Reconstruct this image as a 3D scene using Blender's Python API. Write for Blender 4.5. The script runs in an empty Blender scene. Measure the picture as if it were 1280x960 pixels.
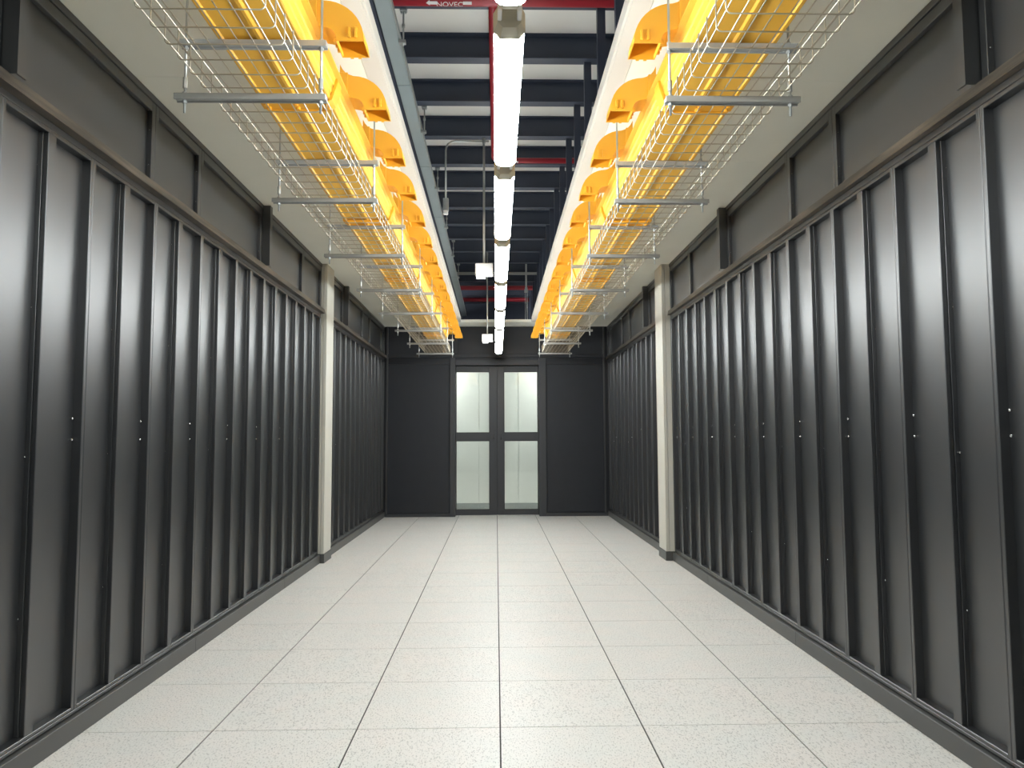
import bpy, bmesh, math, random
from mathutils import Vector, Matrix
random.seed(7)
C = bpy.context.scene.collection
SC = bpy.context.scene

# ------------------------------------------------------------------ camera
F_PX, PITCH, YAW, ROLL, CAM_H = 932.245, 0.0720748, 0.0217999, -0.0042504, 1.21396
def camera():
    cy, sy, cp, sp = math.cos(YAW), math.sin(YAW), math.cos(PITCH), math.sin(PITCH)
    r = Vector((cy, -sy, 0)); f = Vector((sy*cp, cy*cp, sp)); u = r.cross(f)
    cr, sr = math.cos(ROLL), math.sin(ROLL)
    r2 = cr*r + sr*u; u2 = -sr*r + cr*u
    cd = bpy.data.cameras.new('camera'); cam = bpy.data.objects.new('camera', cd); C.objects.link(cam)
    m = Matrix((r2, u2, -f)).transposed().to_4x4(); m.translation = Vector((0, 0, CAM_H))
    cam.matrix_world = m
    cd.sensor_fit = 'HORIZONTAL'; cd.sensor_width = 36.0; cd.lens = F_PX*36.0/1280.0
    cd.clip_start = 0.02; cd.clip_end = 100
    SC.camera = cam
camera()

# ------------------------------------------------------------------ world, exposure
w = bpy.data.worlds.new('world'); SC.world = w; w.use_nodes = True
w.node_tree.nodes['Background'].inputs[0].default_value = (0.5, 0.52, 0.55, 1)
w.node_tree.nodes['Background'].inputs[1].default_value = 0.02
SC.view_settings.view_transform = 'Standard'; SC.view_settings.look = 'None'
SC.view_settings.gamma = 1.0; SC.view_settings.use_curve_mapping = False
SC.view_settings.exposure = 0.70
LAMP_POWER = 34.0          # emission of the aisle battens' diffusers
CORRIDOR_POWER = 150.0      # emission of the lamps in the corridor behind the glass doors

# ------------------------------------------------------------------ helpers
WL = {}                                           # world location of every object (nothing is rotated)
def link(o, parent, loc):
    C.objects.link(o)
    loc = Vector(loc)
    if parent is not None:
        o.parent = parent; o.location = loc - WL[parent.name]
    else:
        o.location = loc
    WL[o.name] = loc
    return o
def tag(o, label=None, cat=None, group=None, kind=None):
    if label: o['label'] = label
    if cat: o['category'] = cat
    if group: o['group'] = group
    if kind: o['kind'] = kind
    return o
def empty(name, loc, parent=None, **k):
    o = bpy.data.objects.new(name, None); o.empty_display_size = 0.05
    link(o, parent, loc); return tag(o, **k)
def obj(name, bm, mat, parent=None, origin=None, smooth=False, **k):
    """one mesh object; bm is in world coordinates"""
    if origin is None:
        origin = WL[parent.name] if parent is not None else Vector((0, 0, 0))
    origin = Vector(origin)
    bmesh.ops.translate(bm, verts=bm.verts, vec=-origin)
    bmesh.ops.recalc_face_normals(bm, faces=bm.faces)
    me = bpy.data.meshes.new(name); bm.to_mesh(me); bm.free()
    for m in (mat if isinstance(mat, (list, tuple)) else [mat]): me.materials.append(m)
    if smooth:
        for p in me.polygons: p.use_smooth = True
    o = bpy.data.objects.new(name, me)
    link(o, parent, origin); return tag(o, **k)
def inst(src, name, parent, loc, **k):
    o = bpy.data.objects.new(name, src.data); link(o, parent, loc); return tag(o, **k)
def dup(root, loc, label=None, group=None):
    """copy of a thing with its parts and sub-parts, sharing mesh data"""
    def cp(o, parent, l):
        c = o.copy(); c.parent = None; c.matrix_parent_inverse = Matrix()
        link(c, parent, l)
        for ch in o.children: cp(ch, c, Vector(l) + (WL[ch.name] - WL[o.name]))
        return c
    c = cp(root, root.parent, Vector(loc))
    if label: c['label'] = label
    if group: c['group'] = group
    return c
def B(): return bmesh.new()
def box(bm, x0, x1, y0, y1, z0, z1, bev=0.0, mi=0):
    if x0 > x1: x0, x1 = x1, x0
    v = [bm.verts.new((x, y, z)) for z in (z0, z1) for y in (y0, y1) for x in (x0, x1)]
    fs = [bm.faces.new([v[i] for i in q]) for q in
          ((0, 2, 3, 1), (4, 5, 7, 6), (0, 1, 5, 4), (2, 6, 7, 3), (0, 4, 6, 2), (1, 3, 7, 5))]
    for f in fs: f.material_index = mi
    if bev:
        es = list({e for f in fs for e in f.edges})
        bmesh.ops.bevel(bm, geom=es, offset=bev, segments=1, affect='EDGES', profile=0.5)
    return bm
def prism_y(bm, pts, y0, y1, mi=0):
    """closed polygon of (x, z) points swept from y0 to y1"""
    a = [bm.verts.new((x, y0, z)) for x, z in pts]; b = [bm.verts.new((x, y1, z)) for x, z in pts]
    n = len(pts); fs = []
    for i in range(n):
        fs.append(bm.faces.new((a[i], a[(i+1) % n], b[(i+1) % n], b[i])))
    fs.append(bm.faces.new(a[::-1])); fs.append(bm.faces.new(b))
    for f in fs: f.material_index = mi
    return bm
def prism_x(bm, pts, x0, x1):
    a = [bm.verts.new((x0, y, z)) for y, z in pts]; b = [bm.verts.new((x1, y, z)) for y, z in pts]
    n = len(pts)
    for i in range(n): bm.faces.new((a[i], a[(i+1) % n], b[(i+1) % n], b[i]))
    bm.faces.new(a[::-1]); bm.faces.new(b)
    return bm
def tube(bm, path, r, n=8, caps=True):
    path = [Vector(p) for p in path]; rings = []; prev = None
    for i, p in enumerate(path):
        if i == 0: t = path[1]-p
        elif i == len(path)-1: t = p-path[-2]
        else: t = (path[i+1]-p).normalized()+(p-path[i-1]).normalized()
        t.normalize()
        if prev is None:
            a = Vector((0, 0, 1)) if abs(t.z) < 0.9 else Vector((1, 0, 0))
            u = t.cross(a).normalized()
        else:
            u = (prev - t*prev.dot(t)).normalized()
        prev = u; v = t.cross(u)
        rings.append([bm.verts.new(p + r*(math.cos(2*math.pi*k/n)*u + math.sin(2*math.pi*k/n)*v)) for k in range(n)])
    for a, b in zip(rings, rings[1:]):
        for k in range(n): bm.faces.new((a[k], a[(k+1) % n], b[(k+1) % n], b[k]))
    if caps: bm.faces.new(rings[0][::-1]); bm.faces.new(rings[-1])
    return bm
def frame_yz(bm, x0, x1, y0, y1, z0, z1, wy0, wy1, wz0, wz1, bev=0.0):
    """a picture-frame in the y-z plane out of four bars"""
    box(bm, x0, x1, y0, y0+wy0, z0, z1, bev); box(bm, x0, x1, y1-wy1, y1, z0, z1, bev)
    box(bm, x0, x1, y0+wy0, y1-wy1, z0, z0+wz0, bev); box(bm, x0, x1, y0+wy0, y1-wy1, z1-wz1, z1, bev)
def frame_xz(bm, y0, y1, x0, x1, z0, z1, wx0, wx1, wz0, wz1, bev=0.0):
    box(bm, x0, x0+wx0, y0, y1, z0, z1, bev); box(bm, x1-wx1, x1, y0, y1, z0, z1, bev)
    box(bm, x0+wx0, x1-wx1, y0, y1, z0, z0+wz0, bev); box(bm, x0+wx0, x1-wx1, y0, y1, z1-wz1, z1, bev)

# ------------------------------------------------------------------ materials
def mat(name, col, rough=0.5, metal=0.0, spec=0.5, emit=None, power=0.0, noise=None, bump=None, coat=0.0, ior=1.5):
    """noise = (scale, strength of colour change); bump = (scale, strength)"""
    m = bpy.data.materials.new(name); m.use_nodes = True
    nt = m.node_tree; b = nt.nodes['Principled BSDF']
    b.inputs['Base Color'].default_value = (*col, 1); b.inputs['Roughness'].default_value = rough
    b.inputs['Metallic'].default_value = metal; b.inputs['Specular IOR Level'].default_value = spec
    b.inputs['Coat Weight'].default_value = coat; b.inputs['IOR'].default_value = ior
    if emit:
        b.inputs['Emission Color'].default_value = (*emit, 1); b.inputs['Emission Strength'].default_value = power
    tc = None
    if noise or bump: tc = nt.nodes.new('ShaderNodeTexCoord')
    if noise:
        n = nt.nodes.new('ShaderNodeTexNoise'); n.inputs['Scale'].default_value = noise[0]; n.inputs['Detail'].default_value = 4
        nt.links.new(tc.outputs['Object'], n.inputs['Vector'])
        mx = nt.nodes.new('ShaderNodeMix'); mx.data_type = 'RGBA'
        k = noise[1]
        mx.inputs[6].default_value = (*[c*(1-k) for c in col], 1); mx.inputs[7].default_value = (*[min(1, c*(1+k)) for c in col], 1)
        nt.links.new(n.outputs['Fac'], mx.inputs[0]); nt.links.new(mx.outputs[2], b.inputs['Base Color'])
    if bump:
        n2 = nt.nodes.new('ShaderNodeTexNoise'); n2.inputs['Scale'].default_value = bump[0]; n2.inputs['Detail'].default_value = 2
        nt.links.new(tc.outputs['Object'], n2.inputs['Vector'])
        bp = nt.nodes.new('ShaderNodeBump'); bp.inputs['Strength'].default_value = bump[1]; bp.inputs['Distance'].default_value = 0.002
        nt.links.new(n2.outputs['Fac'], bp.inputs['Height']); nt.links.new(bp.outputs['Normal'], b.inputs['Normal'])
    return m
M = {}
M['black'] = mat('black_paint', (0.010, 0.011, 0.0128), 0.38, 0, 0.5, noise=(3.0, 0.12), ior=2.15)
M['black_upper'] = M['black']
M['endblack'] = mat('dark_blue_black_paint', (0.018, 0.020, 0.026), 0.45, 0, 0.5, noise=(6.0, 0.15))
M['doorgrey'] = mat('dark_grey_door_paint', (0.045, 0.047, 0.052), 0.45, 0, 0.5)
M['base'] = mat('grey_skirting', (0.075, 0.075, 0.072), 0.4, 0, 0.5)
M['joint'] = mat('dark_joint', (0.03, 0.028, 0.026), 0.8)
M['cream'] = mat('cream_column', (0.60, 0.58, 0.51), 0.5, noise=(5, 0.04))
M['soffit'] = mat('beige_ceiling_board', (0.85, 0.845, 0.745), 0.75, noise=(2.5, 0.04))
M['lip'] = mat('dimmed_soffit_edge', (0.60, 0.575, 0.515), 0.6)  # soffit beige darkened along the slot edge to offset the strong lamp light
M['deck'] = mat('pale_roof_deck', (0.80, 0.79, 0.75), 0.7, noise=(3, 0.05))
M['navy'] = mat('navy_beam_paint', (0.042, 0.052, 0.080), 0.5, noise=(5, 0.15))
M['galv'] = mat('galvanised_steel', (0.52, 0.54, 0.53), 0.42, 0.75, noise=(14, 0.12))
M['bar'] = mat('galvanised_channel', (0.42, 0.43, 0.42), 0.5, 0.35, noise=(20, 0.1))
M['wire'] = mat('zinc_wire', (0.60, 0.56, 0.46), 0.42, 0.6)
M['trunk'] = mat('blue_grey_trunking', (0.38, 0.44, 0.45), 0.5, 0.25, noise=(4, 0.08))
M['yellow'] = mat('yellow_plastic', (0.87, 0.47, 0.05), 0.45)
M['yellow2'] = mat('orange_yellow_plastic', (0.88, 0.43, 0.03), 0.42, 0, 0.5)
M['red'] = mat('red_pipe_paint', (0.32, 0.018, 0.03), 0.4, noise=(8, 0.1))
M['white'] = mat('white_plastic', (0.80, 0.80, 0.78), 0.45)
M['whitepaint'] = mat('white_lettering', (0.75, 0.75, 0.75), 0.6)
M['capbeige'] = mat('beige_end_cap', (0.55, 0.51, 0.40), 0.5)
M['lampbody'] = mat('pale_lamp_body', (0.62, 0.62, 0.60), 0.5)
M['led'] = mat('lit_diffuser', (0.9, 0.9, 0.9), 0.4, emit=(0.93, 0.99, 1.0), power=LAMP_POWER)
M['led2'] = mat('lit_corridor_diffuser', (0.9, 0.9, 0.9), 0.4, emit=(0.99, 1.0, 0.97), power=CORRIDOR_POWER)
M['led3'] = mat('far_fill_diffuser', (0.9, 0.9, 0.9), 0.4, emit=(0.96, 0.99, 1.0), power=45.0)  # glow of the added fill lamps beyond the end wall
M['chrome'] = mat('steel_bolt', (0.75, 0.75, 0.74), 0.25, 1.0)
M['dark'] = mat('dark_rubber', (0.02, 0.02, 0.02), 0.6)
M['corridor'] = mat('pale_corridor_wall', (0.68, 0.69, 0.66), 0.6, noise=(3, 0.03))
M['corrgrey'] = mat('grey_corridor_skirting', (0.25, 0.27, 0.27), 0.5)

def tile_material():
    m = bpy.data.materials.new('speckled_floor_tile'); m.use_nodes = True
    nt = m.node_tree; L = nt.links; b = nt.nodes['Principled BSDF']
    b.inputs['Roughness'].default_value = 0.42; b.inputs['Specular IOR Level'].default_value = 0.45
    tc = nt.nodes.new('ShaderNodeTexCoord'); oi = nt.nodes.new('ShaderNodeObjectInfo')
    ad = nt.nodes.new('ShaderNodeVectorMath'); ad.operation = 'MULTIPLY_ADD'
    ad.inputs[1].default_value = (1, 1, 1)
    sc = nt.nodes.new('ShaderNodeVectorMath'); sc.operation = 'SCALE'; sc.inputs[0].default_value = (37.0, 51.0, 13.0)
    L.new(oi.outputs['Random'], sc.inputs['Scale'])
    L.new(tc.outputs['Object'], ad.inputs[0]); L.new(sc.outputs[0], ad.inputs[2])
    mp = nt.nodes.new('ShaderNodeMapping'); mp.inputs['Scale'].default_value = (1, 0.45, 1)
    mp.inputs['Rotation'].default_value = (0, 0, 0.5)
    L.new(ad.outputs[0], mp.inputs['Vector'])
    n1 = nt.nodes.new('ShaderNodeTexNoise'); n1.inputs['Scale'].default_value = 170; n1.inputs['Detail'].default_value = 3
    L.new(mp.outputs[0], n1.inputs['Vector'])
    r1 = nt.nodes.new('ShaderNodeValToRGB'); r1.color_ramp.elements[0].position = 0.33; r1.color_ramp.elements[1].position = 0.47
    r1.color_ramp.elements[0].color = (0.50, 0.485, 0.465, 1); r1.color_ramp.elements[1].color = (0.80, 0.78, 0.75, 1)
    L.new(n1.outputs['Fac'], r1.inputs[0])
    n2 = nt.nodes.new('ShaderNodeTexNoise'); n2.inputs['Scale'].default_value = 5; n2.inputs['Detail'].default_value = 3
    L.new(ad.outputs[0], n2.inputs['Vector'])
    r2 = nt.nodes.new('ShaderNodeValToRGB'); r2.color_ramp.elements[0].position = 0.3; r2.color_ramp.elements[1].position = 0.7
    r2.color_ramp.elements[0].color = (0.95, 0.97, 0.96, 1); r2.color_ramp.elements[1].color = (1.0, 0.975, 0.96, 1)
    L.new(n2.outputs['Fac'], r2.inputs[0])
    mx = nt.nodes.new('ShaderNodeMix'); mx.data_type = 'RGBA'; mx.blend_type = 'MULTIPLY'; mx.inputs[0].default_value = 1
    L.new(r1.outputs[0], mx.inputs[6]); L.new(r2.outputs[0], mx.inputs[7]); L.new(mx.outputs[2], b.inputs['Base Color'])
    return m
M['tile'] = tile_material()
def ledge_material():
    m = mat('mottled_brown_ledge', (0.03, 0.028, 0.026), 0.35)
    nt = m.node_tree; b = nt.nodes['Principled BSDF']; L = nt.links
    tc = nt.nodes.new('ShaderNodeTexCoord'); mp = nt.nodes.new('ShaderNodeMapping'); mp.inputs['Scale'].default_value = (6, 1.6, 20)
    n = nt.nodes.new('ShaderNodeTexNoise'); n.inputs['Scale'].default_value = 1.5; n.inputs['Detail'].default_value = 5
    r = nt.nodes.new('ShaderNodeValToRGB'); r.color_ramp.elements[0].position = 0.4; r.color_ramp.elements[1].position = 0.75
    r.color_ramp.elements[0].color = (0.05, 0.044, 0.037, 1); r.color_ramp.elements[1].color = (0.19, 0.15, 0.115, 1)  # uneven mottling from dark to lighter brown
    L.new(tc.outputs['Object'], mp.inputs[0]); L.new(mp.outputs[0], n.inputs['Vector']); L.new(n.outputs['Fac'], r.inputs[0])
    L.new(r.outputs[0], b.inputs['Base Color'])
    return m
M['ledge'] = ledge_material()
def glass_material():
    m = bpy.data.materials.new('clear_door_glass'); m.use_nodes = True
    nt = m.node_tree; nt.nodes.clear(); L = nt.links
    out = nt.nodes.new('ShaderNodeOutputMaterial'); mix = nt.nodes.new('ShaderNodeMixShader')
    fr = nt.nodes.new('ShaderNodeFresnel'); fr.inputs['IOR'].default_value = 1.5
    tr = nt.nodes.new('ShaderNodeBsdfTransparent'); tr.inputs[0].default_value = (0.93, 0.96, 0.95, 1)
    gl = nt.nodes.new('ShaderNodeBsdfGlossy'); gl.inputs['Roughness'].default_value = 0.03
    L.new(fr.outputs[0], mix.inputs[0]); L.new(tr.outputs[0], mix.inputs[1]); L.new(gl.outputs[0], mix.inputs[2])
    L.new(mix.outputs[0], out.inputs['Surface'])
    return m
M['glass'] = glass_material()

# ------------------------------------------------------------------ dimensions
XL, XR = -1.74, 1.76            # front of the panel frames
Y_END = 11.67                   # end wall
Y_BACK = -3.0
Z_SOF = 2.965                   # underside of the low side ceilings
Z_FLANGE, Z_DECK = 3.90, 4.085  # beams and roof deck over the open slot
OPEN_L, OPEN_R = -0.537, 0.556  # the slot between the side ceilings
Y_VOID = 15.6
TILE, TX0, TY0 = 0.6, 0.0148, 3.2319
COL0, COL1 = 7.42, 7.73

# ------------------------------------------------------------------ floor
bm = B(); box(bm, -1.85, 1.87, 1.40, 13.0, -0.06, -0.004)
floor = obj('floor', bm, M['joint'], kind='structure')
bm = B(); box(bm, -1.85, 1.87, Y_BACK, 1.40, -0.06, 0.0)
obj('floor', bm, M['tile'], kind='structure')
tmesh = {}
for j in range(-3, 16):
    for i in range(-3, 3):
        x0, x1 = TX0+TILE*i, TX0+TILE*(i+1); y0, y1 = TY0+TILE*j, TY0+TILE*(j+1)
        if j == 15 and not (-2 <= i <= 1): continue
        x0c, x1c = max(x0, -1.735), min(x1, 1.757)
        key = (round(x1c-x0c, 3))
        if key not in tmesh:
            bm = B(); box(bm, x0c+0.0032, x1c-0.0032, y0+0.0020, y1-0.0020, -0.02, 0.0)
            tmesh[key] = obj('floor_tile', bm, M['tile'], floor, origin=(x0c, y0, 0))
        else:
            inst(tmesh[key], 'floor_tile', floor, (x0c, y0, 0))

# ------------------------------------------------------------------ side walls
def side_wall(s):
    xf = XL if s < 0 else XR                 # face of the frames; +o goes into the wall
    o = s
    side = 'left' if s < 0 else 'right'
    ztop = 2.412 if s < 0 else 2.392         # top of the recessed sheets
    zb = 0.120
    zl = 2.458 if s < 0 else 2.440           # bottom edge of the ledge
    xl = -1.700 if s < 0 else 1.733          # front of the ledge
    bm = B()
    box(bm, xf+o*0.046, xf+o*0.13, 0.80, 7.45, 0, Z_DECK)
    box(bm, xf+o*0.046, xf+o*0.13, 7.45, Y_VOID, 0, Z_DECK)
    box(bm, xf, xf+o*0.13, Y_BACK, 0.797, 0, Z_DECK)
    wall = obj('wall_'+side, bm, M['black'], kind='structure')
    D = 0.038
    # full-height panels, 600 mm wide, each with two recessed sheets either side of a post
    seams1 = [3.197+0.6*k for k in range(-4, 8)]
    units = [(a, a+0.6) for a in seams1 if a+0.6 <= 7.41]
    units += [(8.055+0.6*k, 8.655+0.6*k) for k in range(0, 6)]
    first = None
    def unit(y0, y1):
        p = empty('wall_panel', (xf, y0, 0), wall)
        g = 0.0015; bm = B()
        frame_yz(bm, xf, xf+o*0.045, y0+g, y1-g, zb-0.014, ztop+0.016, 0.019, 0.019, 0.014, 0.016, 0.0022)
        obj('panel_frame', bm, M['black'], p)
        ym = (y0+y1)/2
        bm = B(); box(bm, xf, xf+o*0.020, ym-0.026, ym+0.026, zb+0.0005, ztop-0.0005, 0.0022); box(bm, xf+o*0.020, xf+o*0.045, ym-0.031, ym+0.026, zb+0.0005, ztop-0.0005, 0.001)
        obj('middle_post', bm, M['black'], p)
        for a, b in ((y0+0.019, ym-0.031), (ym+0.026, y1-0.019)):
            bm = B(); box(bm, xf+o*D, xf+o*(D+0.004), a+0.0008, b-0.0008, zb, ztop)
            obj('sheet', bm, M['black'], p)
        for z in (1.303, 1.214):
            bm = B(); yb = y1-0.019-0.014
            bmesh.ops.create_uvsphere(bm, u_segments=8, v_segments=5, radius=0.0065, matrix=Matrix.Translation((xf+o*(D-0.005), yb, z)))
            obj('bolt', bm, M['chrome'], p, smooth=True)
        bm = B()
        for z in (0.55, 1.15, 1.72, 2.28):
            bmesh.ops.create_uvsphere(bm, u_segments=6, v_segments=4, radius=0.0028, matrix=Matrix.Translation((xf+o*(D-0.002), ym-0.034, z)))
        obj('rivets', bm, M['chrome'], p, kind='stuff')
        return p
    for y0, y1 in units:
        if first is None: first = unit(y0, y1)
        else: dup(first, (xf, y0, 0))
    # closing half panel before and after the column
    for a, b in ((7.397, COL0-0.004), (COL1+0.004, 8.0535)):
        bm = B()
        frame_yz(bm, xf, xf+o*0.035, a, b, zb-0.014, ztop+0.016, 0.01, 0.019, 0.014, 0.016, 0.001)
        box(bm, xf+o*D, xf+o*(D+0.004), a+0.01, b-0.019, zb, ztop)
        obj('filler_panel', bm, M['black'], wall)
    # rails below and above the panels, one run on each side of the column
    runs = ((0.80, COL0-0.004), (COL1+0.004, Y_END-0.002))
    for a, b in runs:
        bm = B(); box(bm, xf+o*0.001, xf+o*0.035, a, b, 0.089, 0.1035, 0.0015); obj('bottom_rail', bm, M['black'], wall)
        bm = B(); box(bm, xf+o*0.002, xf+o*0.035, a, b, ztop+0.019, zl-0.0005, 0.002); obj('top_rail', bm, M['black'], wall)
    # upper band: wide and narrow recessed panels between posts
    zu0 = zl+0.048
    if s < 0: cuts = [(1.40, 2.575), (2.632, 3.757), (3.757, 4.352), (4.352, 5.51), (5.567, 6.70), (6.70, COL0-0.004)]
    else:     cuts = [(1.40, 2.575), (2.632, 3.752), (3.752, 4.356), (4.356, 5.535), (5.592, 6.66), (6.66, COL0-0.004)]
    cuts += [(COL1+0.004, 8.48), (8.537, 9.74), (9.74, 10.32), (10.32, 11.41), (11.41, Y_END-0.002)]
    for a, b in cuts:
        p = empty('upper_panel', (xf, a, zu0), wall)
        bm = B(); frame_yz(bm, xf, xf+o*0.035, a+0.0015, b-0.0015, zu0, 2.928, 0.036, 0.036, 0.012, 0.05, 0.002)
        obj('panel_frame', bm, M['black_upper'], p)
        bm = B(); box(bm, xf+o*0.024, xf+o*0.029, a+0.037, b-0.037, zu0+0.012, 2.878); obj('sheet', bm, M['black_upper'], p)
        bm = B()
        n = max(2, int((b-a)/0.35))
        for k in range(n):
            yy = a+0.06+(b-a-0.12)*k/(n-1)
            bmesh.ops.create_uvsphere(bm, u_segments=6, v_segments=4, radius=0.0035, matrix=Matrix.Translation((xf+o*0.013, yy, 2.8775)))
        for z in (2.60, 2.78):
            bmesh.ops.create_uvsphere(bm, u_segments=6, v_segments=4, radius=0.0035, matrix=Matrix.Translation((xf+o*0.013, b-0.0365, z)))
        obj('rivets', bm, M['chrome'], p, kind='stuff')
    for a, b in runs:
        bm = B(); box(bm, xf-o*0.004, xf+o*0.035, a, b, 2.9315, Z_SOF-0.0005, 0.002); obj('head_rail', bm, M['black'], wall)
    posts = (2.577, 5.512, 8.482) if s < 0 else (2.577, 5.537, 8.482)
    for a in posts:
        bm = B(); e = a+0.053
        box(bm, xf-o*0.058, xf+o*0.03, a, a+0.006, zu0-0.004, 2.956)
        box(bm, xf-o*0.058, xf-o*0.050, a+0.006, e, zu0-0.004, 2.956)
        box(bm, xf-o*0.001, xf+o*0.03, a+0.006, e, zu0-0.004, 2.956)
        obj('channel_post', bm, M['black'], wall)
    # mottled brown ledge
    for k, (a, b) in enumerate(runs):
        bm = B()
        pts = [(xf+o*0.03, zl), (xl, zl), (xl, zl+0.006), (xl+o*0.008, zl+0.045), (xf+o*0.03, zl+0.0475)]
        prism_y(bm, pts, a, b)
        obj('trim_%d' % (1+2*(s > 0)+k), bm, M['ledge'], kind='structure')
    # skirting
    for k, (a, b) in enumerate(runs):
        bm = B(); xs = -1.720 if s < 0 else 1.741
        yy = a
        cut = [a]
        while cut[-1] < b-1.9: cut.append(cut[-1]+1.8)
        cut.append(b)
        sk = empty('baseboard_'+side, (xs, a, 0), kind='structure')
        for c0, c1 in zip(cut, cut[1:]):
            bm = B(); box(bm, xs, xf+o*0.03, c0+0.0006, c1-0.0006, 0.0005, 0.083, 0.0018)
            obj('baseboard_length', bm, M['base'], sk)
    # cream column
    xc = -1.684 if s < 0 else 1.676
    col = empty('column', (xc, COL0, 0), kind='structure')
    bm = B(); xe = xf+o*0.03
    box(bm, xc, xc+o*0.034, COL0, COL1, 0.09, Z_SOF-0.0005, 0.003)
    box(bm, xc+o*0.036, xe, COL0+0.003, COL1-0.003, 0.09, Z_SOF-0.0005, 0.002)
    obj('casing', bm, M['cream'], col)
    bm = B(); box(bm, xc-o*0.005, xe, COL0-0.006, COL1+0.006, 0.0005, 0.0895, 0.002)
    obj('plinth', bm, M['base'], col)
side_wall(-1); side_wall(1)

# ------------------------------------------------------------------ end wall and glazed double door
DX0, DX1 = -0.705, 0.745        # door opening between the framing posts
bm = B()
box(bm, -1.77, DX0-0.0, Y_END+0.02, Y_END+0.20, 0, Z_SOF); box(bm, DX1, 1.79, Y_END+0.02, Y_END+0.20, 0, Z_SOF)
box(bm, DX0, DX1, Y_END+0.02, Y_END+0.20, 2.44, Z_SOF)
we = obj('wall_end', bm, M['endblack'], kind='structure')
for x0, x1 in ((-1.735, -0.715), (0.785, 1.755)):
    p = empty('end_panel', (x0, Y_END, 0), we)
    bm = B(); frame_xz(bm, Y_END-0.012, Y_END+0.02, x0, x1, 0.05, 2.47, 0.05 if x0 < 0 else 0.012, 0.012 if x0 < 0 else 0.05, 0.012, 0.105, 0.0015)
    obj('panel_frame', bm, M['endblack'], p)
    bm = B(); box(bm, x0+0.012, x1-0.012, Y_END+0.004, Y_END+0.02, 0.062, 2.365); obj('sheet', bm, M['endblack'], p)
    bm = B(); box(bm, x0, x1, Y_END-0.02, Y_END+0.02, 0.0005, 0.048, 0.0015); obj('kick_rail', bm, M['doorgrey'], p)
for x0, x1 in ((-0.714, -0.632), (0.673, 0.784)):
    bm = B(); box(bm, x0, x1, Y_END-0.022, Y_END+0.20, 0.0005, 2.47, 0.002); obj('door_post', bm, M['doorgrey'], we)
# upper band of the end wall
for x0, x1 in ((-1.735, -0.60), (-0.597, 0.655), (0.658, 1.755)):
    bm = B(); box(bm, x0, x1, Y_END-0.005, Y_END+0.02, 2.53, Z_SOF-0.0005, 0.002); obj('upper_sheet', bm, M['endblack'], we)
bm = B(); box(bm, -1.735, 1.755, Y_END-0.03, Y_END+0.02, 2.473, 2.528, 0.003); obj('head_rail', bm, M['endblack'], we)
for s in (-1, 1):
    xf = -1.695 if s < 0 else 1.70
    bm = B(); box(bm, xf-0.012, xf+0.012, Y_END-0.035, Y_END-0.006, 0.05, 2.95, 0.002); obj('corner_angle', bm, M['black'], we)

YD = 11.80
dr = empty('door_1', (0.02, YD, 0), kind='structure')
bm = B(); box(bm, -0.632, 0.673, YD-0.10, YD+0.05, 2.358, 2.47, 0.002); obj('door_head', bm, M['doorgrey'], dr)
bm = B(); box(bm, -0.632, 0.673, YD+0.0515, YD+0.07, 2.30, 2.47, 0.001); obj('door_stop', bm, M['doorgrey'], dr)
bm = B(); box(bm, 0.012, 0.034, YD+0.0515, YD+0.06, 0.01, 2.298, 0.001); obj('meeting_strip', bm, M['dark'], dr)
def leaf(x0, x1, gx0, gx1, hx):
    p = empty('door_leaf', (x0, YD, 0), dr)
    bm = B(); y0, y1 = YD, YD+0.05
    box(bm, x0, gx0, y0, y1, 0.008, 2.352, 0.002); box(bm, gx1, x1, y0, y1, 0.008, 2.352, 0.002)
    box(bm, gx0, gx1, y0, y1, 0.008, 0.092); box(bm, gx0, gx1, y0, y1, 1.170, 1.296); box(bm, gx0, gx1, y0, y1, 2.262, 2.352)
    obj('leaf_frame', bm, M['doorgrey'], p)
    for z0, z1 in ((0.092, 1.170), (1.296, 2.262)):
        bm = B(); box(bm, gx0, gx1, YD+0.022, YD+0.028, z0, z1); obj('glass_pane', bm, M['glass'], p)
        bm = B(); frame_xz(bm, YD+0.004, YD+0.021, gx0, gx1, z0, z1, 0.008, 0.008, 0.008, 0.008); obj('glazing_bead', bm, M['dark'], p)
    bm = B(); tube(bm, [(hx, YD-0.001, 1.195), (hx, YD-0.03, 1.20), (hx, YD-0.03, 1.275), (hx, YD-0.001, 1.28)], 0.006, 8)
    obj('pull_handle', bm, M['base'], p, smooth=True)
leaf(-0.632, 0.0215, -0.628, -0.100, -0.035)
leaf(0.0245, 0.673, 0.128, 0.664, 0.083)

# ------------------------------------------------------------------ corridor seen through the glass
YC = 12.85
bm = B(); box(bm, -1.85, 1.87, YC+0.01, YC+0.1, 0, 2.95)
wc = obj('wall_corridor', bm, M['corridor'], kind='structure')
xs = [-1.72, -0.97, -0.29, 0.385, 1.06, 1.74]
for a, b in zip(xs, xs[1:]):
    bm = B(); box(bm, a+0.005, b-0.005, YC, YC+0.012, 0.105, 2.80, 0.001); obj('wall_board', bm, M['corridor'], wc)
bm = B(); box(bm, -1.72, 1.74, YC-0.012, YC+0.01, 0.0005, 0.103, 0.002); obj('baseboard_corridor', bm, M['corrgrey'], kind='structure')
for nm, x0, x1 in (('left', -1.86, -1.735), ('right', 1.755, 1.88)):
    bm = B(); box(bm, x0, x1, 11.88, YC+0.1, 0, 2.95); obj('wall_corridor_'+nm, bm, M['corridor'], kind='structure')
bm = B(); box(bm, -1.85, 1.87, Y_END+0.19, YC+0.1, 2.80, 2.965); obj('ceiling_corridor', bm, M['soffit'], kind='structure')

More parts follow.
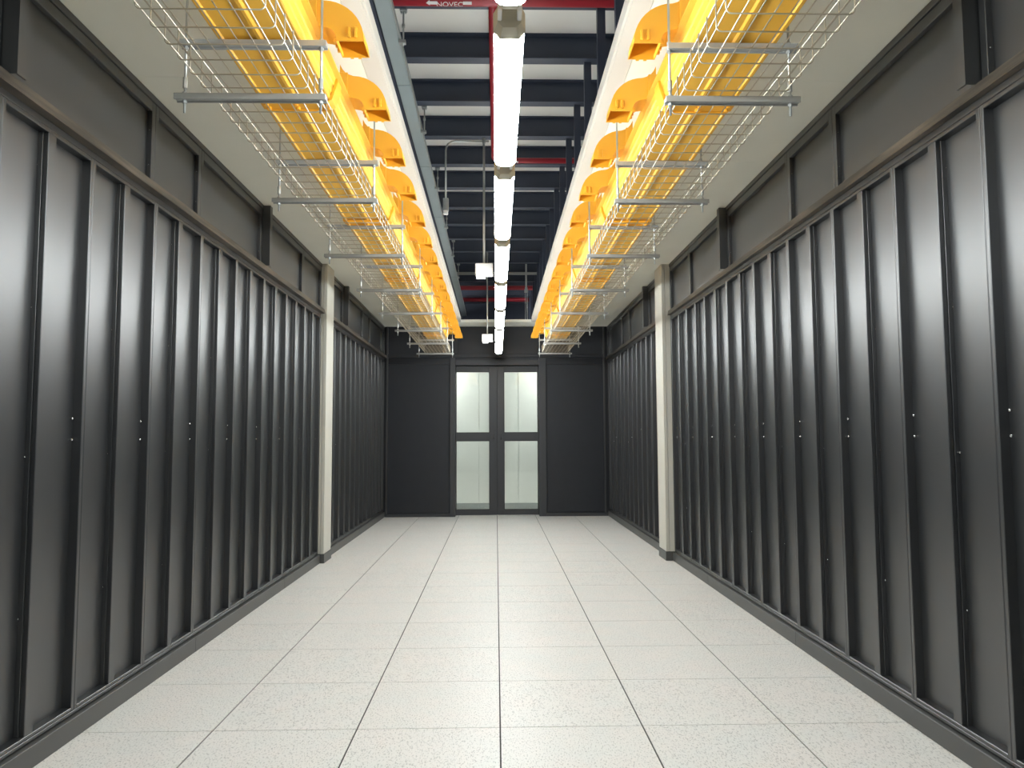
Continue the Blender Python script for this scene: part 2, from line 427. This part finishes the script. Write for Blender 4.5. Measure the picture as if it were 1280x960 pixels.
# ------------------------------------------------------------------ low side ceilings (soffits) round the open slot
def soffit(name, x0, x1, inner):
    e = 0.085
    root = empty(name, ((x0+x1)/2, 3.0, Z_SOF), kind='structure')
    xa, xb = (x0, inner-e) if x0 < 0 else (inner+e, x1)
    cuts = [Y_BACK, -0.9, 0.2, 1.33, 2.43, 3.53, 4.61, 5.69, 6.80, 7.90, 9.0, 10.1, 11.2]
    for a, b in zip(cuts, cuts[1:]):
        bm = B(); box(bm, xa, xb, a+0.0008, b-0.0008, Z_SOF, Z_SOF+0.04); obj('ceiling_board', bm, M['soffit'], root)
    xe0, xe1 = (inner-e+0.0025, inner) if x0 < 0 else (inner, inner+e-0.0025)
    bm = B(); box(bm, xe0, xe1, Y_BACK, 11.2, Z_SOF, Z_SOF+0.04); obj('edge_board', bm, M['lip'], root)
    bm = B(); d = 0.012 if x0 < 0 else -0.012
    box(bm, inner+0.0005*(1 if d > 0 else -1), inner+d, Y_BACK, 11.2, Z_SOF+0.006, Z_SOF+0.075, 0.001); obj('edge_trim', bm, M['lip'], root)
    return root
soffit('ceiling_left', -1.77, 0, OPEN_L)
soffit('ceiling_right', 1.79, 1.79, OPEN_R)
bm = B(); box(bm, -1.77, 1.79, 11.2015, Y_END+0.02, Z_SOF, Z_SOF+0.04)
obj('ceiling_end', bm, M['soffit'], kind='structure')

# ------------------------------------------------------------------ roof deck, beams and hangers above the slot
bm = B(); box(bm, -1.9, 1.92, Y_BACK, Y_VOID, Z_DECK, Z_DECK+0.05)
ceil = obj('ceiling', bm, M['deck'], kind='structure')
bm = B(); box(bm, -1.9, 1.92, Y_VOID, Y_VOID+0.1, Z_SOF, Z_DECK); obj('wall_void_end', bm, M['navy'], kind='structure')
bm = B(); box(bm, -1.9, 1.92, Y_BACK-0.1, Y_BACK, 0, Z_DECK+0.05); obj('wall_back', bm, M['black'], kind='structure')
beams_y = [5.150+0.686*k for k in range(-5, 15)]
bm = B(); y = beams_y[0]; x0, x1 = -1.76, 1.78
box(bm, x0, x1, y-0.045, y+0.045, Z_FLANGE, Z_FLANGE+0.010, 0.001)
box(bm, x0, x1, y-0.005, y+0.005, Z_FLANGE+0.010, Z_DECK-0.009)
box(bm, x0, x1, y-0.045, y+0.045, Z_DECK-0.009, Z_DECK-0.0005)
b0 = obj('roof_beam', bm, M['navy'], ceil, origin=(0, y, Z_FLANGE))
for y in beams_y[1:]: inst(b0, 'roof_beam', ceil, (0, y, Z_FLANGE))
# hanging studs down to the right-hand side ceiling
y = beams_y[3]
bm = B()
for a, b, c, d in ((0.640, 0.690, -0.002, 0.003), (0.640, 0.645, 0.003, 0.045), (0.685, 0.690, 0.003, 0.045)):
    box(bm, a, b, y+c+0.006, y+d+0.006, Z_SOF+0.041, Z_DECK-0.001)
st = obj('hanging_stud', bm, M['navy'], ceil, origin=(0.665, y, Z_SOF))
for y in beams_y[4:]: inst(st, 'hanging_stud', ceil, (0.665, y, Z_SOF))
bm = B(); box(bm, -0.84, -0.692, 1.5, Y_VOID-0.01, 3.725, 3.80, 0.002); obj('dark_gap_strip', bm, M['navy'], ceil)  # dark strip added to stand for the black gap beside the trunking

# ------------------------------------------------------------------ galvanised trunking left of the slot, on rods from the beams
tr = empty('cable_trunking', (-0.648, 3.0, 3.70))
tag(tr, 'long blue-grey metal cable trunking high along the left side of the ceiling slot', 'cable trunking')
jy = [1.96, 3.54, 5.12, 6.70, 8.28, 9.86, 11.44, 13.02, 15.1]
for a, b in zip(jy, jy[1:]):
    bm = B()
    box(bm, -0.690, -0.596, a+0.004, b-0.004, 3.700, 3.768, 0.003)
    obj('trunking_length', bm, M['trunk'], tr)
bm = B()
box(bm, -0.5955, -0.588, jy[0], jy[-1], 3.694, 3.712)
obj('lid_lip', bm, M['galv'], tr)
def trunk_hanger(y, label):
    r = empty('trunking_hanger', (-0.570, y, Z_FLANGE))
    tag(r, label, 'hanger rod', 'rods holding the grey trunking')
    bm = B(); tube(bm, [(-0.572, y, 3.66), (-0.572, y, 3.93)], 0.0055, 8); obj('rod', bm, M['galv'], r, smooth=True)
    bm = B()
    box(bm, -0.595, -0.549, y-0.012, y+0.02, 3.900-0.016, 3.899, 0.002); box(bm, -0.595, -0.549, y+0.008, y+0.02, 3.899, 3.94, 0.002)
    tube(bm, [(-0.585, y+0.003, 3.87), (-0.585, y+0.003, 3.905)], 0.006, 6); tube(bm, [(-0.559, y+0.003, 3.87), (-0.559, y+0.003, 3.905)], 0.006, 6)
    obj('beam_clamp', bm, M['galv'], r)
    bm = B(); box(bm, -0.60, -0.556, y-0.016, y+0.016, 3.673, 3.693, 0.001); obj('side_clip', bm, M['galv'], r)
    bm = B(); tube(bm, [(-0.572, y, 3.78), (-0.572, y, 3.80)], 0.011, 6); obj('nut', bm, M['galv'], r)
    return r
hl = ['trunking rod nearest the camera, clamped to the beam beside the red lettered pipe',
      'second trunking rod from the camera, left of the bent conduit',
      'third trunking rod from the camera, just before the bent conduit on the same side',
      'fourth trunking rod from the camera, just beyond the conduit junction box',
      'fifth trunking rod from the camera, beside the far end of the trunking',
      'sixth trunking rod from the camera, a thin distant line by the white crossbar']
for k, l in enumerate(hl):
    y = beams_y[4]+0.045+1.372*k
    if k == 0: h0 = trunk_hanger(y, l)
    else: dup(h0, (-0.570, y, Z_FLANGE), l)

# ------------------------------------------------------------------ lettered red pipes
def red_run(label, yc, zc, x0, x1, r, group=None):
    root = empty('red_pipe', (x0, yc, zc)); tag(root, label, 'pipe', group)
    bm = B(); tube(bm, [(x0, yc, zc), (x1, yc, zc)], r, 20); obj('pipe_run', bm, M['red'], root, smooth=True)
    return root
def wrap_text(root, word, xc, yc, zc, r, size, a0):
    """flat lettering bent round the pipe; a0 = angle of its middle below the near side"""
    cu = bpy.data.curves.new('lettering', 'FONT'); cu.body = word; cu.size = size; cu.align_x = 'CENTER'; cu.align_y = 'CENTER'
    tmp = bpy.data.objects.new('lettering', cu); C.objects.link(tmp)
    dg = bpy.context.evaluated_depsgraph_get()
    me = bpy.data.meshes.new_from_object(tmp.evaluated_get(dg)); bpy.data.objects.remove(tmp)
    bm = B(); bm.from_mesh(me); bpy.data.meshes.remove(me)
    bmesh.ops.subdivide_edges(bm, edges=[e for e in bm.edges if e.calc_length() > 0.012], cuts=2)
    place(bm, xc, yc, zc, r, a0); obj('lettering', bm, M['whitepaint'], root)
def place(bm, xc, yc, zc, r, a0):
    for v in bm.verts:
        a = a0 - v.co.y/r
        v.co = Vector((xc+v.co.x, yc-(r+0.0012)*math.cos(a), zc-(r+0.0012)*math.sin(a)))
def mark(root, name, pts, xc, yc, zc, r, a0):
    bm = B(); vs = [bm.verts.new((x, y, 0)) for x, y in pts]; bm.faces.new(vs)
    bmesh.ops.triangulate(bm, faces=bm.faces)
    bmesh.ops.subdivide_edges(bm, edges=bm.edges, cuts=3)
    place(bm, xc, yc, zc, r, a0); obj(name, bm, M['whitepaint'], root)
YP, ZP, RP = 4.275, 3.826, 0.042
p1 = red_run('red pipe with white NOVEC lettering crossing the slot at the top of the photo', YP, ZP, -1.70, 1.72, RP)
wrap_text(p1, 'NOVEC', -0.268, YP, ZP, RP, 0.047, 1.38)
mark(p1, 'arrow', [(-0.068, 0), (-0.045, 0.018), (-0.045, 0.010), (0.0, 0.010), (0.0, -0.010), (-0.045, -0.010), (-0.045, -0.018)], -0.340, YP, ZP, RP, 1.12)
mark(p1, 'bar_mark', [(-0.026, 0.010), (0.026, 0.010), (0.026, -0.010), (-0.026, -0.010)], -0.163, YP, ZP, RP, 1.12)
p2 = empty('red_pipe', (-0.012, YP, ZP)); tag(p2, 'red pipe running lengthwise above the row of lamps and turning right at its end', 'pipe')
bm = B()
path = [(-0.012, YP+RP, 3.86), (-0.012, 6.86, 3.86)] + [(-0.012+0.10*(1-math.cos(t)), 6.86+0.10*math.sin(t), 3.86) for t in (0.4, 0.8, 1.2, 1.57)]
tube(bm, path + [(0.11, 6.96, 3.86), (1.72, 6.96, 3.86)], 0.026, 16)
obj('pipe_run', bm, M['red'], p2, smooth=True)
bm = B(); tube(bm, [(-0.012, YP+RP+0.001, 3.86), (-0.012, YP+RP+0.05, 3.86)], 0.032, 16); obj('tee_collar', bm, M['red'], p2, smooth=True)
mark(p2, 'bar_mark', [(-0.05, 0.009), (0.05, 0.009), (0.05, -0.009), (-0.05, -0.009)], 0.17, 6.96, 3.86, 0.026, 0.9)
red_run('thin distant red pipe crossing the slot, the nearer of the last two', 13.03, 3.86, -1.70, 1.72, 0.04, 'distant red pipes')
red_run('thin distant red pipe crossing the slot, the farthest one', 14.16, 3.86, -1.70, 1.72, 0.04, 'distant red pipes')
wr = empty('crossbar', (0, 11.96, 3.85)); tag(wr, 'pale metal crossbar over the slot behind the white box on its pole', 'crossbar')
bm = B(); box(bm, -1.70, 1.72, 11.94, 11.98, 3.858, 3.8985, 0.002); obj('channel', bm, M['galv'], wr)

# ------------------------------------------------------------------ bent conduit with its junction box
cd = empty('conduit_drop', (-0.445, 6.565, 3.18)); tag(cd, 'thin grey conduit bending down from a beam to a small box left of lamps', 'conduit')
bm = B()
path = [(-0.055, 6.562, 3.885), (-0.36, 6.562, 3.885)] + [(-0.36-0.085*math.sin(t), 6.562, 3.80+0.085*math.cos(t)) for t in (0.4, 0.8, 1.2, 1.57)] + [(-0.445, 6.562, 3.36)]
tube(bm, path, 0.009, 10); obj('tube', bm, M['galv'], cd, smooth=True)
bm = B(); box(bm, -0.471, -0.419, 6.55, 6.60, 3.245, 3.36, 0.004); obj('junction_box', bm, M['galv'], cd)
bm = B(); box(bm, -0.466, -0.424, 6.552, 6.598, 3.215, 3.2445, 0.004); obj('socket', bm, M['white'], cd)

# ------------------------------------------------------------------ white boxes on poles beside the lamps
def pole_box(x, y, ztop, label):
    r = empty('pole_box', (x, y, ztop-0.12)); tag(r, label, 'sensor', 'white boxes on ceiling poles')
    bm = B(); tube(bm, [(x, y, ztop), (x, y, Z_FLANGE-0.01)], 0.011, 10); obj('pole', bm, M['galv'], r, smooth=True)
    bm = B(); tube(bm, [(x, y, Z_FLANGE-0.045), (x, y, Z_FLANGE-0.001)], 0.0155, 10); obj('pole_bracket', bm, M['bar'], r)
    bm = B(); box(bm, x-0.078, x+0.078, y-0.06, y+0.06, ztop-0.100, ztop-0.0005, 0.006); obj('housing', bm, M['white'], r)
    bm = B()
    prism_x(bm, [(y-0.05, ztop-0.1005), (y+0.05, ztop-0.1005), (y+0.03, ztop-0.125), (y-0.03, ztop-0.130)], x-0.068, x+0.012)
    obj('lens_cover', bm, M['white'], r)
    return r
pole_box(-0.101, 6.535, 2.752, 'nearer white box on a ceiling pole, left of the lamp row')
pole_box(-0.120, 10.655, 2.70, 'farther small white box on a ceiling pole, above the glass doors')
# unseen lamps added above the side ceilings to brighten the far pipes and beams
def far_fill_lamp(x, label):
    r = empty('far_fill_lamp', (x, 13.6, 3.60)); tag(r, label, 'lamp')
    bm = B(); box(bm, x-0.04, x+0.04, 13.0, 14.2, 3.64, 3.70, 0.004); obj('housing', bm, M['lampbody'], r)
    bm = B(); box(bm, x-0.038, x+0.038, 13.02, 14.18, 3.60, 3.6395, 0.004); obj('diffuser', bm, M['led3'], r)
    bm = B(); tube(bm, [(x, 13.6, 3.7005), (x, 13.6, Z_DECK-0.001)], 0.005, 6); obj('drop_rod', bm, M['galv'], r)
far_fill_lamp(-1.40, 'added lamp brightening the beams beyond the doors, unseen above the left low ceiling')
far_fill_lamp(1.42, 'added lamp brightening the beams beyond the doors, unseen above the right low ceiling')
# loose pair of rods on the right near the far end
rr = empty('rod_pair', (0.475, 10.95, 3.0)); tag(rr, 'pair of thin rods on a clamp at the far right of the slot', 'hanger rod')
bm = B(); tube(bm, [(0.488, 11.37, 2.99), (0.488, 11.37, 3.53)], 0.006, 8); obj('rod', bm, M['galv'], rr)
bm = B(); tube(bm, [(0.458, 11.37, 2.99), (0.458, 11.37, 3.53)], 0.004, 8); obj('rod', bm, M['galv'], rr)
bm = B(); box(bm, 0.445, 0.50, 11.35, 11.39, 3.45, 3.50, 0.004); box(bm, 0.46, 0.486, 11.36, 11.38, 3.50, 3.895); obj('clamp', bm, M['galv'], rr)

# ------------------------------------------------------------------ the row of batten lamps
LX, LZ, LLEN, LP, LY0 = 0.045, 2.450, 1.185, 1.270, 2.190
rail = empty('lamp_rail', (LX, 2.0, 2.545)); tag(rail, 'grey mounting rail running over the central row of lamps', 'lamp rail')
bm = B(); box(bm, LX-0.028, LX+0.028, -0.45, 11.05, 2.536, 2.572, 0.002); obj('channel', bm, M['bar'], rail)
for k in range(0, 10):
    bm = B(); yy = LY0+LP*(k-1)+0.25; tube(bm, [(LX, yy, 2.5725), (LX, yy, Z_DECK-0.001)], 0.004, 6); obj('drop_rod', bm, M['galv'], rail)
def lamp(y0, label, group='ceiling battens'):
    r = empty('batten_lamp', (LX, y0, LZ)); tag(r, label, 'lamp', group)
    y1 = y0+LLEN; w = 0.050
    bm = B()
    prism_y(bm, [(LX-0.034, 2.5215), (LX+0.034, 2.5215), (LX+0.028, 2.5355), (LX-0.028, 2.5355)], y0+0.05, y1-0.05)
    obj('housing', bm, M['lampbody'], r)
    bm = B(); pts = []
    for t in range(0, 11):
        a = math.pi*t/10; pts.append((LX-(w-0.002)*math.copysign(abs(math.cos(a))**0.75, math.cos(a)), 2.484-0.034*math.sin(a)**0.8))
    pts += [(LX+w-0.003, 2.503), (LX+0.034, 2.521), (LX-0.034, 2.521), (LX-w+0.003, 2.503)]
    prism_y(bm, pts, y0+0.050, y1-0.050); obj('diffuser', bm, M['led'], r)
    for a, b, c in ((y0+0.006, y0+0.0495, 1), (y1-0.0495, y1-0.006, -1)):
        bm = B()
        lo, hi = (a, b)
        v = [(LX-w, 2.535), (LX-w, 2.475), (LX-w+0.02, 2.452), (LX+w-0.02, 2.452), (LX+w, 2.475), (LX+w, 2.535)]
        vv = [(LX-w*0.72, 2.533), (LX-w*0.72, 2.482), (LX-w*0.72+0.015, 2.466), (LX+w*0.72-0.015, 2.466), (LX+w*0.72, 2.482), (LX+w*0.72, 2.533)]
        near, far = (vv, v) if c > 0 else (v, vv)
        A = [bm.verts.new((x, lo, z)) for x, z in near]; Bq = [bm.verts.new((x, hi, z)) for x, z in far]
        for i in range(6): bm.faces.new((A[i], A[(i+1) % 6], Bq[(i+1) % 6], Bq[i]))
        bm.faces.new(A[::-1]); bm.faces.new(Bq)
        obj('end_cap', bm, M['capbeige'], r)
    for sx in (-1, 1):
        bm = B(); box(bm, LX+sx*0.030-0.007, LX+sx*0.030+0.007, y0-0.055, y0+0.006, 2.485, 2.515, 0.003); obj('clip', bm, M['white'], r)
    return r
ord_ = ['first lamp of the central row, only its far end showing at the top',
        'second lamp of the central row, the longest looking white bar at the top',
        'third lamp of the central row, below the longest looking bar',
        'fourth lamp of the central row, beside the nearer white box on a pole',
        'fifth lamp of the central row, just past the nearer white box',
        'sixth lamp of the central row, level with the end of the slot',
        'seventh lamp of the central row, beside the farther white box',
        'last and farthest lamp of the central row, right above the glass doors']
l0 = lamp(LY0-LP, ord_[0])
for k in range(1, 8): dup(l0, (LX, LY0+LP*(k-1), LZ), ord_[k])
dup(l0, (LX, LY0-2*LP, LZ), 'lamp of the central row overhead, wholly above the photo edge')

# lamps of the corridor behind the doors
def corridor_lamp(x, label):
    r = empty('corridor_lamp', (x, 12.3, 2.72)); tag(r, label, 'lamp')
    bm = B(); box(bm, x-0.30, x+0.30, 12.26, 12.34, 2.752, 2.799, 0.004); obj('housing', bm, M['lampbody'], r)
    bm = B(); box(bm, x-0.29, x+0.29, 12.265, 12.335, 2.715, 2.7515, 0.004); obj('diffuser', bm, M['led2'], r)
corridor_lamp(-1.30, 'corridor lamp glowing behind the left glass door')
corridor_lamp(1.34, 'corridor lamp glowing behind the right glass door')

# ------------------------------------------------------------------ hangers, wire baskets and yellow ducts, one set on each side
ZB, ZA = 2.430, 2.630           # undersides of the lower and the upper trapeze bars
HY0, HP, NH = 2.630, 1.171, 8
def hangers(s):
    side = 'left' if s < 0 else 'right'
    xa, xb = (-1.150, -0.610) if s < 0 else (0.622, 1.114)     # bar ends
    ra, rb = (-1.117, -0.630) if s < 0 else (0.640, 1.082)     # rods
    def make(y, label):
        r = empty('trapeze_hanger', ((xa+xb)/2, y, ZB)); tag(r, label, 'hanger', 'cable tray hangers on the %s' % side)
        for z, nm, e in ((ZB, 'lower_bar', 0.0), (ZA, 'upper_bar', 0.012)):
            bm = B(); x0, x1 = xa+e, xb-0.004*e
            prism_x(bm, [(y-0.018, z), (y-0.011, z), (y-0.011, z+0.004), (y+0.011, z+0.004), (y+0.011, z), (y+0.018, z), (y+0.018, z+0.021), (y-0.018, z+0.021)], x0, x1)
            obj(nm, bm, M['bar'], r)
        for x in (ra, rb):
            bm = B(); tube(bm, [(x, y, ZB-0.045), (x, y, Z_SOF-0.001)], 0.0046, 8); obj('rod', bm, M['galv'], r, smooth=True)
            bm = B(); tube(bm, [(x, y, 2.475), (x, y, 2.515)], 0.0085, 6); obj('coupling_nut', bm, M['galv'], r)
            for z in (ZB, ZA):
                for a, b in ((z-0.010, z-0.0005), (z+0.0215, z+0.031)):
                    bm = B(); tube(bm, [(x, y, a), (x, y, b)], 0.009, 6); obj('nut', bm, M['galv'], r)
        return r
    nth = ['nearest', 'second', 'third', 'fourth', 'fifth', 'sixth', 'seventh', 'farthest']
    h = None
    for k in range(NH):
        lab = 'two-bar grey hanger with threaded rods, %s of the row on the %s' % (nth[k], side)
        y = HY0+HP*k
        if h is None: h = make(y, lab)
        else: dup(h, ((xa+xb)/2, y, ZB), lab)
hangers(-1); hangers(1)

def basket(s):
    side = 'left' if s < 0 else 'right'
    xo, xi = (-1.040, -0.665) if s < 0 else (1.063, 0.680)     # outer and inner side
    z0, h = ZB+0.0255, 0.098
    y0, y1 = 1.80, HY0+HP*(NH-1)+0.06
    root = empty('wire_basket_tray', ((xo+xi)/2, y0, z0))
    tag(root, 'open zinc wire basket tray hanging under the yellow duct on the %s' % side, 'cable tray')
    r = 0.0023; n = 8; cr = 0.016
    # lengthwise wires lie on the inside of the cross wires
    dirx = 1 if xi > xo else -1
    W = abs(xi-xo)
    first = None
    for k in range(1, n):
        x = xo+dirx*W*k/n
        if first is None:
            bm = B(); tube(bm, [(x, y0, z0+r*1.7), (x, y1, z0+r*1.7)], r, 6); first = obj('long_wire', bm, M['wire'], root, origin=(x, y0, z0+r*1.7))
        else: inst(first, 'long_wire', root, (x, y0, z0+r*1.7))
    for x, dz in ((xo+dirx*r*1.7, cr), (xo+dirx*r*1.7, 0.055), (xo+dirx*r*1.7, h), (xi-dirx*r*1.7, cr), (xi-dirx*r*1.7, 0.055), (xi-dirx*r*1.7, h)):
        inst(first, 'long_wire', root, (x, y0, z0+dz))
    first = None; p = HP/12; y = HY0-8*p+p/2
    while y < y1-0.01:
        if y > y0:
            if first is None:
                a, b = xo, xi
                path = [(a, y, z0+h+0.004), (a, y, z0+cr)] + [(a+dirx*cr*(1-math.cos(t)), y, z0+cr*(1-math.sin(t))) for t in (0.5, 1.05)] + [(a+dirx*cr, y, z0)]
                path += [(b-dirx*cr, y, z0)] + [(b-dirx*cr*(1-math.sin(t)), y, z0+cr*(1-math.cos(t))) for t in (0.5, 1.05)] + [(b, y, z0+cr), (b, y, z0+h+0.004)]
                bm = B(); tube(bm, path, r, 6); first = obj('cross_wire', bm, M['wire'], root, origin=(a, y, z0), smooth=True)
            else: inst(first, 'cross_wire', root, (xo, y, z0))
        y += p
basket(-1); basket(1)

def yellow_run(s):
    side = 'left' if s < 0 else 'right'
    xo, xi = (-1.000, -0.705) if s < 0 else (1.035, 0.737)
    q = 1 if s < 0 else -1                        # towards the aisle
    z0 = ZA+0.0225
    y0, y1 = 1.80, HY0+HP*(NH-1)+0.03
    root = empty('yellow_duct', ((xo+xi)/2, y0, z0))
    tag(root, 'bright yellow plastic cable duct with curved drop spouts above the %s wire basket' % side, 'cable duct')
    W = abs(xi-xo)
    def X(d): return xo+q*d                       # d: distance from the outer wall
    t = 0.004
    outer = [(X(-0.012), z0+0.108), (X(-0.012), z0+0.102), (X(0), z0+0.098), (X(0), z0+0.010), (X(0.002), z0+0.002), (X(0.006), z0), (X(0.016), z0), (X(0.022), z0+0.007)]
    m = W*0.515
    outer += [(X(m-0.014), z0+0.007), (X(m-0.008), z0), (X(m+0.004), z0), (X(m+0.012), z0+0.007)]
    outer += [(X(W-0.004), z0+0.007), (X(W), z0+0.010), (X(W+0.004), z0+0.034), (X(W+0.009), z0+0.038), (X(W+0.013), z0+0.064), (X(W+0.018), z0+0.068), (X(W+0.024), z0+0.096), (X(W+0.046), z0+0.100), (X(W+0.046), z0+0.108)]
    inner = [(X(W+0.020), z0+0.104), (X(W-0.002), z0+0.014), (X(0.006), z0+0.014), (X(0.006), z0+0.104)]
    cuts = [y0] + [3.14, 4.895, 6.72, 8.59, 10.38] + [y1]
    for a, b in zip(cuts, cuts[1:]):
        if b-a < 0.05: continue
        bm = B(); prism_y(bm, outer+inner, a+0.0008, b-0.0008); obj('trough', bm, M['yellow'], root)
        bm = B(); box(bm, X(-0.012), X(W+0.040), a+0.0008, b-0.0008, z0+0.1085, z0+0.1135); obj('lid', bm, M['yellow'], root)
    # couplers clamping the trough lengths together
    def coupler(y):
        c = empty('coupler', (X(W/2), y, z0), root)
        a, b = y-0.042, y+0.042; e = 0.006
        bm = B()
        prof = [(X(-e-0.010), z0+0.097), (X(-e), z0+0.092), (X(-e), z0-e+0.003), (X(0.02), z0-e), (X(W-0.006), z0-e), (X(W+e+0.004), z0+0.004), (X(W+e+0.025), z0+0.066), (X(W+e+0.027), z0+0.094), (X(W+0.0245), z0+0.094)]
        prof += [(X(W+0.0185), z0+0.066), (X(W+0.001), z0+0.008), (X(W-0.004), z0-0.0005), (X(0.004), z0-0.0005), (X(-0.0005), z0+0.006), (X(-0.0005), z0+0.097)]
        prism_y(bm, prof, a, b)
        box(bm, X(0.02), X(W-0.01), a-0.004, a+0.006, z0-e-0.010, z0-e, 0.001)
        box(bm, X(0.02), X(W-0.01), b-0.006, b+0.004, z0-e-0.006, z0-e, 0.001)
        obj('sleeve', bm, M['yellow2'], c)
        for d in (0.022, W*0.5, W-0.014):
            for yq in (y-0.022, y+0.016):
                bm = B(); tube(bm, [(X(d), yq, z0-e-0.012), (X(d), yq, z0-e)], 0.010, 8); obj('thumb_screw', bm, M['yellow2'], c)
    for yy in cuts[1:-1]: coupler(yy)
    # curved drop spouts
    xm = -0.640 if s < 0 else 0.674               # centre of the bend
    zc = 2.700; ri, ro = 0.048, 0.150
    y = 2.695; D = 0.125
    def spout(y):
        c = empty('drop_spout', (xm, y, 2.695), root)
        bm = B(); th = 0.0035
        def st(k):                                # outer/inner points of one station: (xo,zo),(xi,zi)
            return k
        stations = [((-0.062, 2.905), (-0.062, 2.762)), ((-0.050, 2.882), (-0.05, 2.760)), ((-0.036, 2.866), (-0.036, 2.757)), ((-0.018, 2.856), (-0.018, 2.752))]
        for k in range(0, 11):
            a = math.pi/2*(1-k/10)
            stations.append(((ro*math.cos(a), zc+ro*math.sin(a)), (ri*math.cos(a), zc+ri*math.sin(a))))
        stations.append(((ro+0.003, 2.694), (ri-0.002, 2.694)))
        loops = []
        for (ox, oz), (ix, iz) in stations:
            d = Vector((ox-ix, oz-iz)).normalized()*th
            A = [(ox, y, oz), (ox, y+D, oz), (ix, y+D, iz), (ix, y, iz)]
            Bi = [(ox-d.x, y+th, oz-d.y), (ox-d.x, y+D-th, oz-d.y), (ix+d.x, y+D-th, iz+d.y), (ix+d.x, y+th, iz+d.y)]
            loops.append(([bm.verts.new((xm+q*p[0], p[1], p[2])) for p in A], [bm.verts.new((xm+q*p[0], p[1], p[2])) for p in Bi]))
        for (A0, B0), (A1, B1) in zip(loops, loops[1:]):
            for k in range(4):
                bm.faces.new((A0[k], A0[(k+1) % 4], A1[(k+1) % 4], A1[k])); bm.faces.new((B0[k], B1[k], B1[(k+1) % 4], B0[(k+1) % 4]))
        for A, Bi in (loops[0], loops[-1]):
            for k in range(4): bm.faces.new((A[k], A[(k+1) % 4], Bi[(k+1) % 4], Bi[k]))
        obj('chute', bm, M['yellow2'], c)
        for dx in (0.098, 0.122):
            bm = B(); box(bm, xm+q*(dx-0.006), xm+q*(dx+0.005), y-0.013, y-0.0003, 2.704, 2.742, 0.0015); obj('latch', bm, M['yellow2'], c)
        # outer edge bead and the little snap teeth at the mouth
        bm = B()
        for k in range(3): box(bm, xm+q*(ri-0.012), xm+q*(ri-0.002), y+0.012+0.034*k, y+0.024+0.034*k, 2.696, 2.712)
        for k in range(2): box(bm, xm+q*(ri+0.03+0.03*k), xm+q*(ri+0.042+0.03*k), y+D, y+D+0.006, 2.692, 2.704)
        obj('snap_teeth', bm, M['yellow2'], c, kind='stuff')
        # flange that hooks the spout onto the side wall of the duct
        bm = B(); box(bm, xm-q*0.064, xm-q*0.024, y-0.012, y-0.0005, 2.752, 2.862, 0.002); obj('hook_flange', bm, M['yellow2'], c)
        bm = B(); box(bm, xm-q*0.064, xm-q*0.024, y+D+0.0005, y+D+0.012, 2.752, 2.862, 0.002); obj('hook_flange', bm, M['yellow2'], c)
        return c
    c0 = spout(y)
    for k in range(1, 15): dup(c0, (xm, y+HP/2*k, 2.695))
yellow_run(-1); yellow_run(1)
